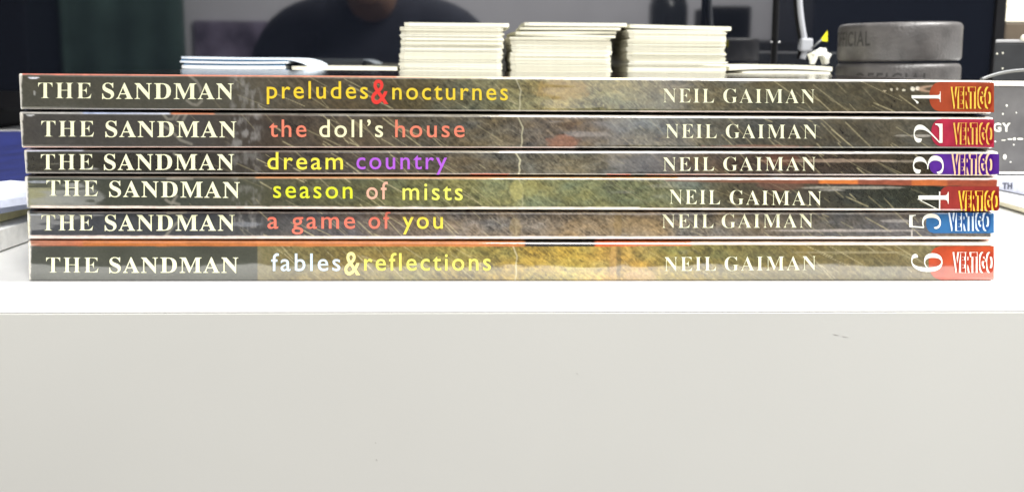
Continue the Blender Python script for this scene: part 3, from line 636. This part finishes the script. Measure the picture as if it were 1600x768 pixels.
M_mag = [mat('magazine_paper', c, .5, .4, noise=.1, nscale=300) for c in ((.80, .80, .78), (.62, .66, .80), (.80, .76, .42), (.55, .60, .76), (.82, .82, .82))]
def quad_from_front(pl, pr, z, dep):
    A, B = ground(*pl, z), ground(*pr, z); d = (B - A) / np.linalg.norm(B - A); n = np.array([-d[1], d[0]])
    A2 = A - d * .22; B2 = B + d * .03
    return [tuple(A2), tuple(B2), tuple(B2 + n * dep), tuple(A2 + n * dep)]
zz = .0005
for i, (th, pl, pr, m, lb) in enumerate((
        (.0062, (0, 392), (42, 377), 0, 'thick white edged booklet at the bottom of the pile left of the books'),
        (.0030, (0, 346), (42, 334), 2, 'yellow edged booklet in the pile left of the books'),
        (.0026, (0, 333), (42, 325), 3, 'bluish grey magazine just above the yellow edged one'),
        (.0022, (0, 324), (42, 318), 1, 'pale blue white booklet on top of the pile left of the books'))):
    magazine(quad_from_front(pl, pr, zz, .04), zz, zz + th, M_mag[m], lb, 'booklets piled left of the books', nm='booklet', sagf=.0002 if i else 0); zz += th + .0004

# ------------------------------------------------------------------ right of the books: magazines, black box, grey case
zz = .0005
def qr(pl, pr, z, dep):
    A, B = ground(*pl, z), ground(*pr, z); d = (B - A) / np.linalg.norm(B - A); n = np.array([-d[1], d[0]])
    A2 = A - d * .05; B2 = B + d * .2
    return [tuple(A2), tuple(B2), tuple(B2 + n * dep), tuple(A2 + n * dep)]
M_olive = mat('cream_edge', (.70, .66, .50), .7, .3)
for i, (th, pl, pr, m, lb) in enumerate((
        (.0016, (1558, 320), (1600, 333), M_olive, 'thin cream edged magazine at the bottom of the pile right of the books'),
        (.0040, (1558, 314), (1600, 326), M_mag[4], 'white edged magazine in the pile under the black box'),
        (.0048, (1558, 296), (1600, 305), M_mag[1], 'pale blue printed magazine on top of the pile under the black box'))):
    o = magazine(qr(pl, pr, zz, .17), zz, zz + th, m, lb, 'magazines piled right of the books', sagf=.0002); zz += th + .0004
MAGTOP = zz + .0003
# lettering on the front edge of the top magazine
A_, B_ = ground(1558, 296, zz - .0052), ground(1600, 305, zz - .0052); dd = (B_ - A_) / np.linalg.norm(B_ - A_); n_ = np.array([dd[1], -dd[0]])
V, Fc = glyphs('TH', False, .04, 1.15); mn, mx = V.min(0), V.max(0); pts = []
for gx, gy in V:
    d_ = ray(1566 + 15 * (gx - mn[0]) / (mx[0] - mn[0]), 295.5 - 10 * (gy - mn[1]) / (mx[1] - mn[1]))
    k_ = ((A_ + n_ * .0003) @ n_) / (d_[:2] @ n_); pts.append(d_ * k_ + np.array([0, 0, EYE]))
obj('edge_lettering', pts, Fc, mat('slate_ink', (.10, .11, .16), .5, .3), o)
d0, d1 = ground(1556, 262, MAGTOP), ground(1600, 269, MAGTOP)
YB = .455
zt_b = at(1575, 129, YB)[2]; xb0 = at(1535, 190, YB)[0]
M_bx = mat('black_printed_card', (.105, .10, .094), .45, .3, noise=.18, nscale=120)
M_cut = mat('cream_card_edge', (.82, .78, .68), .7, .2, noise=.1)
bx = thing('game_box', 'dark grey game box with white lettering lying on the magazines right of the books', 'box', (xb0 + .07, YB + .05, MAGTOP))
box('box_body', xb0, xb0 + .15, YB, YB + .04, MAGTOP, zt_b - .0016, M_bx, bx, .0005, 1)
box('box_lid', xb0 - .0004, xb0 + .1504, YB - .0004, YB + .0404, zt_b - .0014, zt_b, M_cut, bx, .0004, 1)
box('bottom_rim', xb0 - .0002, xb0 + .1502, YB - .0003, YB - .00005, MAGTOP + .0001, MAGTOP + .0011, M_cut, bx)
M_wh = mat('printed_white', (.80, .78, .66), .5, .3)
V, Fc = glyphs('GY', False, .03, 1.2); mn, mx = V.min(0), V.max(0)
obj('box_lettering', [at(1552 + 27 * (gx - mn[0]) / (mx[0] - mn[0]), 206 - 14 * (gy - mn[1]) / (mx[1] - mn[1]), YB - .00025) for gx, gy in V], Fc, M_wh, bx)
vs, fs = [], []
def dot(x, y, rx, ry):
    k_ = len(vs)
    for i in range(10): q = 2 * math.pi * i / 10; vs.append(at(x + rx * math.cos(q), y + ry * math.sin(q), YB - .00025))
    fs.append(tuple(range(k_, k_ + 10)))
for x, y, rx, ry in ((1570, 245, 3, 4.2), (1573, 165, 1.6, 1.8), (1567, 178, 1.3, 1.5), (1588, 176, 1, 1.2), (1568, 219, 4, .8), (1578, 217.5, 4, 1.1), (1585, 217, 2.6, 2.2), (1594, 217, 5, 1.6), (1584, 226, 1.4, 1.2), (1579, 253, 1.6, 1), (1555, 221, 1.5, 1.2)): dot(x, y, rx, ry)
obj('box_print', vs, fs, M_wh, bx)
# cable loop lying on the game box
M_cab = mat('grey_cable', (.10, .105, .11), .35, .5)
pts = smooth_path([at(1533, 124, .470), at(1548, 118.5, .472), at(1564, 114, .474), at(1582, 111, .476), at(1604, 109.5, .478), at(1640, 112, .48), at(1660, 122, .482)])
tag(tube('cable', pts, .0007, M_cab), 'grey cable arching over the game box', 'cable')
# grey case behind
Y9 = .56
M_case = mat('dark_grey_case', (.036, .038, .041), .55, .3, noise=.12, nscale=150)
ca, cb = at(1553, 62, Y9), at(1551, 118, Y9)
cs = thing('speaker_case', 'dark grey speaker case behind the game box with a small white knob', 'speaker', (cb[0], Y9, 0))
box('case_body', cb[0], cb[0] + .14, Y9, Y9 + .06, .0005, ca[2] - .0016, M_case, cs, .001)
box('case_top', cb[0] + .0002, cb[0] + .1402, Y9 - .0004, Y9 + .0602, ca[2] - .0015, ca[2], mat('light_grey_edge', (.42, .42, .43), .4, .5), cs, .0005)
kb = at(1595, 60, Y9)
bm = bmesh.new(); bmesh.ops.create_uvsphere(bm, u_segments=16, v_segments=10, radius=.0017); bmesh.ops.translate(bm, vec=tuple(kb), verts=bm.verts)
from_bm('knob', bm, M_wh, cs, True)
vs, fs = [], []
for x, y in ((1558, 84), (1566, 83), (1565.5, 107)):
    k_ = len(vs)
    for i in range(8): q = 2 * math.pi * i / 8; vs.append(at(x + 1.4 * math.cos(q), y + 1.6 * math.sin(q), Y9 - .0003))
    fs.append(tuple(range(k_, k_ + 8)))
obj('screw_heads', vs, fs, M_wh, cs)
cs.rotation_euler = (0, 0, -R(26))                             # turned so that its left side runs along the line of sight
# cream folders on a brown block standing in for the shade below, beyond the television's right edge
YF = 1.02
f0 = at(1571, 34, YF); f1 = at(1571, 64, YF)
M_br = mat('brown_shade', (.06, .045, .03), .6, .3, noise=.3, nscale=30)
tag(box('shade_block', f0[0], f0[0] + .28, YF, YF + .2, .0005, f0[2] - .0004, M_br, None, .002), 'brown block standing in for shade beyond the right edge of the television', 'block')
zc = f0[2]
for i in range(3):
    th = (.013, .006, .012)[i]
    tag(box('folder', f0[0] + .001 * i, f0[0] + .27, YF + .004 * i, YF + .19, zc, zc + th, mat('cream_folder', ((.78, .74, .62), (.70, .64, .50), (.82, .80, .74))[i], .7, .2, noise=.1, nscale=120), None, .001),
        ('cream folder lying directly on the brown shade block', 'beige folder between the two thicker cream folders', 'pale cream folder on top at the far right')[i], 'folder', 'folders on the shade block'); zc += th + .0005

# ------------------------------------------------------------------ pole, hanging white cable, scraps behind the cards
YK = .78
p0, p1 = at(1209.5, 95, YK), at(1209.5, 0, YK)
rp = abs(at(1215, 50, YK)[0] - at(1205, 50, YK)[0]) / 2
po = thing('pole', 'thin black upright pole in front of the television screen', 'pole', (p0[0], YK, 0))
tube('shaft', [(p0[0], YK, .006), (p0[0] - .0006, YK, .12), (p0[0] - .0022, YK, .5)], rp, M_black, po, 14)
bm = bmesh.new(); bmesh.ops.create_cone(bm, cap_ends=True, segments=28, radius1=.035, radius2=.03, depth=.0055); bmesh.ops.translate(bm, vec=(p0[0], YK, .0032), verts=bm.verts)
from_bm('base', bm, M_black, po)
cz = at(1210, 66, YK)[2]
M_met = mat('bright_metal', (.6, .6, .6), .3, .5); M_met.node_tree.nodes['Principled BSDF'].inputs['Metallic'].default_value = 1
for s in (-1, 1):
    tube('clamp_screw', [(p0[0] + s * rp * .8, YK - .001, cz), (p0[0] + s * rp * 1.5, YK - .001, cz)], .0006, M_met, po, 8)
M_cable = mat('white_cable_plastic', (.34, .35, .38), .4, .4)
YL = .76
pth = smooth_path([at(1254, 92, YL), at(1258, 72, YL), at(1254, 45, YL), at(1250.5, 18, YL), at(1249, -20, YL), at(1250, -160, YL), at(1256, -420, YL), at(1270, -640, .80), at(1280, -700, .93), at(1280, -560, .975)])
cbm = thing('hanging_cable', 'white cable hanging down in front of the television beside the pole', 'cable', pth[0])
tube('cable_sleeve', pth, .0020, M_cable, cbm)
dk = [np.array(p) + np.array([-.0030, .001, 0]) for p in pth]
tube('black_wire', dk, .0012, M_black, cbm, 8)
k0, k1 = at(1260, 60, YL - .002), at(1261, 80, YL - .002)
box('cable_plug', k0[0] - .0042, k0[0] + .0042, YL - .005, YL + .004, k1[2], k0[2], M_cable, cbm, .0012)
# yellow paper flag on a stalk
YY = .755
fl = thing('paper_flag', 'small bright yellow paper flag on a thin grey stalk by the white cable', 'flag', at(1270, 76, YY))
tube('stalk', [at(1268, 76, YY), at(1284, 62, YY)], .0006, M_cab, fl, 8)
tri = [at(1281, 64, YY), at(1293, 65, YY), at(1293, 48, YY)]
obj('flag_sheet', [tuple(p) for p in tri] + [tuple(p + np.array([0, .0006, 0])) for p in tri], [(0, 1, 2), (5, 4, 3), (0, 3, 4, 1), (1, 4, 5, 2), (2, 5, 3, 0)], mat('yellow_paper', (.78, .72, .02), .6, .2), fl)
# crumpled white plastic on the low card pile
YW = .665
bm = bmesh.new(); bmesh.ops.create_icosphere(bm, subdivisions=3, radius=1)
c0, c1 = at(1265, 86, YW), at(1297, 86, YW); zlo = BOXTOP + .0096
zhi = at(1280, 74, YW)[2]
for v in bm.verts:
    n_ = v.co.copy(); f = 1 + .28 * math.sin(7 * n_.x + 3 * n_.y) * math.cos(6 * n_.z + 2 * n_.x) + rng.uniform(-.14, .14)
    q = n_ * f
    arch = .55 * (1 - min(1, abs(n_.x + .15)) ** 2)
    zz_ = q.z * .42 + .45
    if n_.z < 0: zz_ = max(zz_, arch) if abs(n_.x + .1) < .55 else zz_ - .25
    v.co = ((c0[0] + c1[0]) / 2 + q.x * (c1[0] - c0[0]) / 2.3, YW + q.y * .006, zlo + (zhi - zlo) * min(max(zz_, 0), 1.05))
tag(from_bm('crumpled_wrapper', bm, mat('white_plastic_film', (.74, .74, .70), .35, .5), None, False), 'crumpled white wrapper lying on the low pile of cards', 'wrapper')

# ------------------------------------------------------------------ the room seen in the screen (stands behind the camera)
def mir(px, py, Yv):                       # a point seen in the screen at virtual distance Yv
    p = at(px, py, Yv); return np.array([p[0], 2 * YT - p[1], p[2]])
WALLV = 2 * YT + 1.9
# green curtain
M_cur = mat('dark_green_curtain', (.085, .145, .125), .8, .2, noise=.25, nscale=9)
ca, cb = mir(95, 60, WALLV - .1)[0], mir(284, 60, WALLV - .1)[0]
vs, fs = [], []; n = 90
for z in (FZ + .01, 1.5):
    for i in range(n + 1):
        u = i / n; fl_ = 1.0 + (.05 if z < 0 else 0)
        vs.append((ca + (cb - ca) * u * fl_, -1.80 + .004 * math.sin(u * 21 + (1 if z < 0 else 2.4)) + .008 * math.sin(u * 7 + 1 + z) + .012 * math.exp(-((u - .03) / .02) ** 2), z))
for i in range(n): fs.append((i, i + 1, n + 2 + i, n + 1 + i))
o = obj('curtain', vs, fs, M_cur, None, True); o.modifiers.new('thickness', 'SOLIDIFY').thickness = .004
tag(o, 'dark green floor length curtain on the wall behind the camera', 'curtain')
# dark doorway leaf left of the curtain
tag(box('wardrobe', -2.9, ca - .01, -1.88, -1.55, FZ + .001, 1.4, mat('navy_black_wood', (.012, .014, .022), .5, .3), None, .004), 'black wardrobe standing left of the green curtain in the reflection', 'wardrobe')
# picture
a, b = mir(299, 32, WALLV - .03), mir(421, 105, WALLV - .03)
pc = thing('wall_picture', 'framed purple grey picture on the wall, seen in the screen', 'picture', ((a[0] + b[0]) / 2, -1.88, (a[2] + b[2]) / 2))
m = bpy.data.materials.new('purple_print'); m.use_nodes = True; nt = m.node_tree; bs = nt.nodes['Principled BSDF']; bs.inputs['Roughness'].default_value = .7
tc = nt.nodes.new('ShaderNodeTexCoord'); nz = nt.nodes.new('ShaderNodeTexNoise'); nz.inputs['Scale'].default_value = 9; nz.inputs['Detail'].default_value = 3
nt.links.new(tc.outputs['Object'], nz.inputs['Vector']); rp_ = nt.nodes.new('ShaderNodeValToRGB')
rp_.color_ramp.elements[0].position = .35; rp_.color_ramp.elements[0].color = (.06, .045, .08, 1); rp_.color_ramp.elements[1].position = .65; rp_.color_ramp.elements[1].color = (.30, .25, .36, 1)
nt.links.new(nz.outputs[0], rp_.inputs[0]); nt.links.new(rp_.outputs[0], bs.inputs['Base Color'])
box('print', a[0] + .004, b[0] - .004, -1.897, -1.885, b[2], a[2], m, pc)
# low black sideboard with a bottle and a box at the right of the reflection
a, b = mir(1000, 62, WALLV - .45), mir(1240, 62, WALLV - .45)
M_dk = mat('black_brown_wood', (.02, .019, .02), .5, .35, noise=.3, nscale=20)
tag(box('sideboard', a[0], b[0], -1.85, -1.4, FZ + .001, a[2], M_dk, None, .004), 'low black sideboard against the wall behind the camera', 'sideboard')
sbz = a[2]
q = mir(1060, 50, WALLV - .55)
prof = [(.0, 0), (.055, 0), (.058, .01), (.058, .10), (.045, .14), (.02, .17), (.018, .24), (.0, .24)]
vs, fs = [], []; N = 32
for rr, z in prof:
    for i in range(N): vs.append((rr * math.cos(2 * math.pi * i / N), rr * math.sin(2 * math.pi * i / N), z))
for j in range(len(prof) - 1):
    for i in range(N): fs.append((j * N + i, j * N + (i + 1) % N, (j + 1) * N + (i + 1) % N, (j + 1) * N + i))
o = obj('bottle', vs, fs, mat('dark_glass', (.02, .022, .025), .08, .6), None, True); o.location = (float(q[0]), -1.52, float(sbz + .001))
tag(o, 'dark glass bottle standing on the black sideboard', 'bottle')
a, b = mir(1118, 8, WALLV - .5), mir(1182, 8, WALLV - .5)
tag(box('black_case', a[0], b[0], -1.7, -1.45, sbz + .001, a[2], M_black, None, .006), 'black box on the sideboard beside the bottle', 'box')
a = mir(1262, 40, WALLV - .4)
tag(box('bookcase', a[0], 2.4, -1.88, -1.45, FZ + .001, 1.5, mat('blue_black_wood', (.012, .015, .026), .5, .3), None, .004), 'tall blue black cabinet right of the sideboard in the reflection', 'cabinet')

# person sitting behind the camera
def skin(name, verts, edges, radii, m, parent, root=0, sub=2):
    me = bpy.data.meshes.new(name); me.from_pydata([tuple(map(float, v)) for v in verts], edges, []); me.update()
    o = bpy.data.objects.new(name, me); COL.objects.link(o)
    sk = o.modifiers.new('skin', 'SKIN'); sk.use_smooth_shade = True
    for i, r_ in enumerate(radii):
        d = me.skin_vertices[0].data[i]; d.radius = r_ if isinstance(r_, tuple) else (r_, r_); d.use_root = (i == root)
    ss = o.modifiers.new('sub', 'SUBSURF'); ss.levels = ss.render_levels = sub
    me.materials.append(m); o.parent = parent; o.matrix_parent_inverse = Matrix.Translation(-parent.location); return o
YV = 2.12
chin = mir(583, 10, YV); BX = mir(583, 60, YV)[0]; BY = -.36; CZ = float(chin[2])
M_skin = mat('skin', (.42, .25, .18), .5, .4, noise=.06, nscale=40)
M_shirt = mat('dark_navy_shirt', (.032, .035, .05), .85, .2, noise=.15, nscale=30)
M_trs = mat('dark_trousers', (.03, .03, .035), .85, .2)
ps = thing('person', 'person in a dark navy top sitting facing the table, seen in the screen', 'person', (BX, BY, FZ))
HZ = FZ + .47
sh = CZ + .005                               # shoulder line, drawn up close to the chin
V = [(BX, BY - .08, HZ + .03), (BX, BY - .08, HZ + .17), (BX, BY - .05, sh - .20), (BX, BY - .03, sh - .07), (BX, BY + .0, sh + .035)]
E = [(0, 1), (1, 2), (2, 3), (3, 4)]; RD = [(.16, .12), (.155, .11), (.165, .115), (.12, .095), .066]
for s in (-1, 1):
    i = len(V)
    V += [(BX + s * .10, BY - .03, sh - .055), (BX + s * .168, BY - .02, sh - .065), (BX + s * .20, BY - .01, sh - .17), (BX + s * .215, BY + .03, sh - .33), (BX + s * .19, BY + .15, sh - .36), (BX + s * .13, BY + .25, sh - .35)]
    E += [(3, i)] + [(i + q, i + q + 1) for q in range(5)]; RD += [.088, .08, .066, .054, .047, .04]
skin('sweater', V, E, RD, M_shirt, ps)
# neck and bowed head
HV = [(BX, BY + .0, sh - .03), (BX, BY + .05, sh + .045), (BX, BY + .10, sh + .12), (BX, BY + .105, sh + .19), (BX, BY + .09, sh + .25)]
HV += [(BX, BY + .165, CZ + .014), (BX, BY + .182, CZ + .075), (BX - .036, BY + .16, CZ + .115), (BX + .036, BY + .16, CZ + .115)]
he = [(0, 1), (1, 2), (2, 3), (3, 4), (1, 5), (2, 6), (3, 7), (3, 8)]
skin('head', HV, he, [.045, .05, .072, .085, .07, .026, .015, .02, .02], M_skin, ps)
skin('hair', [(BX, BY + .06, sh + .19), (BX, BY + .065, sh + .265), (BX, BY + .11, sh + .30)], [(0, 1), (1, 2)], [.085, .09, .06], mat('dark_hair', (.02, .015, .012), .6, .3), ps)
for s in (-1, 1):
    bx_, by_, bz_ = BX + s * .13, BY + .25, sh - .35
    hv = [(bx_ + s * .02, by_ - .04, bz_), (bx_, by_ + .02, bz_ + .0), (bx_ - s * .02, by_ + .07, bz_ + .005)]; hed = [(0, 1), (1, 2)]; hr = [.028, (.026, .02), (.03, .014)]
    for f in range(4):
        i = len(hv); ox = (f - 1.5) * .019
        hv += [(bx_ - s * .02 + ox, by_ + .10 - .004 * abs(f - 1.5), bz_ + .004), (bx_ - s * .022 + ox, by_ + .135 - .006 * abs(f - 1.2), bz_ - .012), (bx_ - s * .022 + ox, by_ + .145 - .008 * abs(f - 1.2), bz_ - .035)]
        hed += [(2, i), (i, i + 1), (i + 1, i + 2)]; hr += [.009, .0082, .007]
    i = len(hv); hv += [(bx_ - s * .055, by_ + .05, bz_ - .004), (bx_ - s * .07, by_ + .085, bz_ - .012)]; hed += [(1, i), (i, i + 1)]; hr += [.011, .009]
    skin('hand', hv, hed, hr, M_skin, ps, 1, 1)
for s in (-1, 1):
    lg = [(BX + s * .08, BY - .08, HZ + .01), (BX + s * .12, BY + .36, HZ + .01), (BX + s * .12, BY + .39, HZ - .03), (BX + s * .12, BY + .33, FZ + .1)]
    skin('trouser_leg', lg, [(0, 1), (1, 2), (2, 3)], [.10, .07, .066, .05], M_trs, ps)
    skin('shoe', [(BX + s * .12, BY + .30, FZ + .045), (BX + s * .125, BY + .40, FZ + .04), (BX + s * .13, BY + .49, FZ + .035)], [(0, 1), (1, 2)], [.042, .042, .034], M_black, ps)
st = thing('stool', 'black stool under the seated person behind the camera', 'stool', (BX, BY - .08, FZ))
box('seat', BX - .18, BX + .18, BY - .26, BY + .1, HZ - .15, HZ - .105, M_black, st, .01)
for sx in (-1, 1):
    for sy in (-1, 1): box('leg', BX + sx * .15 - .015, BX + sx * .15 + .015, BY - .08 + sy * .15 - .015, BY - .08 + sy * .15 + .015, FZ + .0005, HZ - .1502, M_black, st, .003)

sf_ = thing('dark_blocker', 'added low black blocker behind the seated person, opposite the screen', 'dark_blocker', (-.2, -1.5, FZ))  # unseen dark block added to darken what the spines reflect
M_blocker = mat('blocker_black', (.014, .014, .017), .9, .15, noise=.2, nscale=40)
box('seat', -1.15, .3, -1.75, -1.05, FZ + .0005, FZ + .42, M_blocker, sf_, .04, 3)
box('blocker_back', -1.15, .3, -1.85, -1.752, FZ + .0005, FZ + .70, M_blocker, sf_, .03, 3)
for x in (-1.27, .302): box('blocker_side', x, x + .118, -1.8, -1.06, FZ + .0005, FZ + .58, M_blocker, sf_, .03, 3)
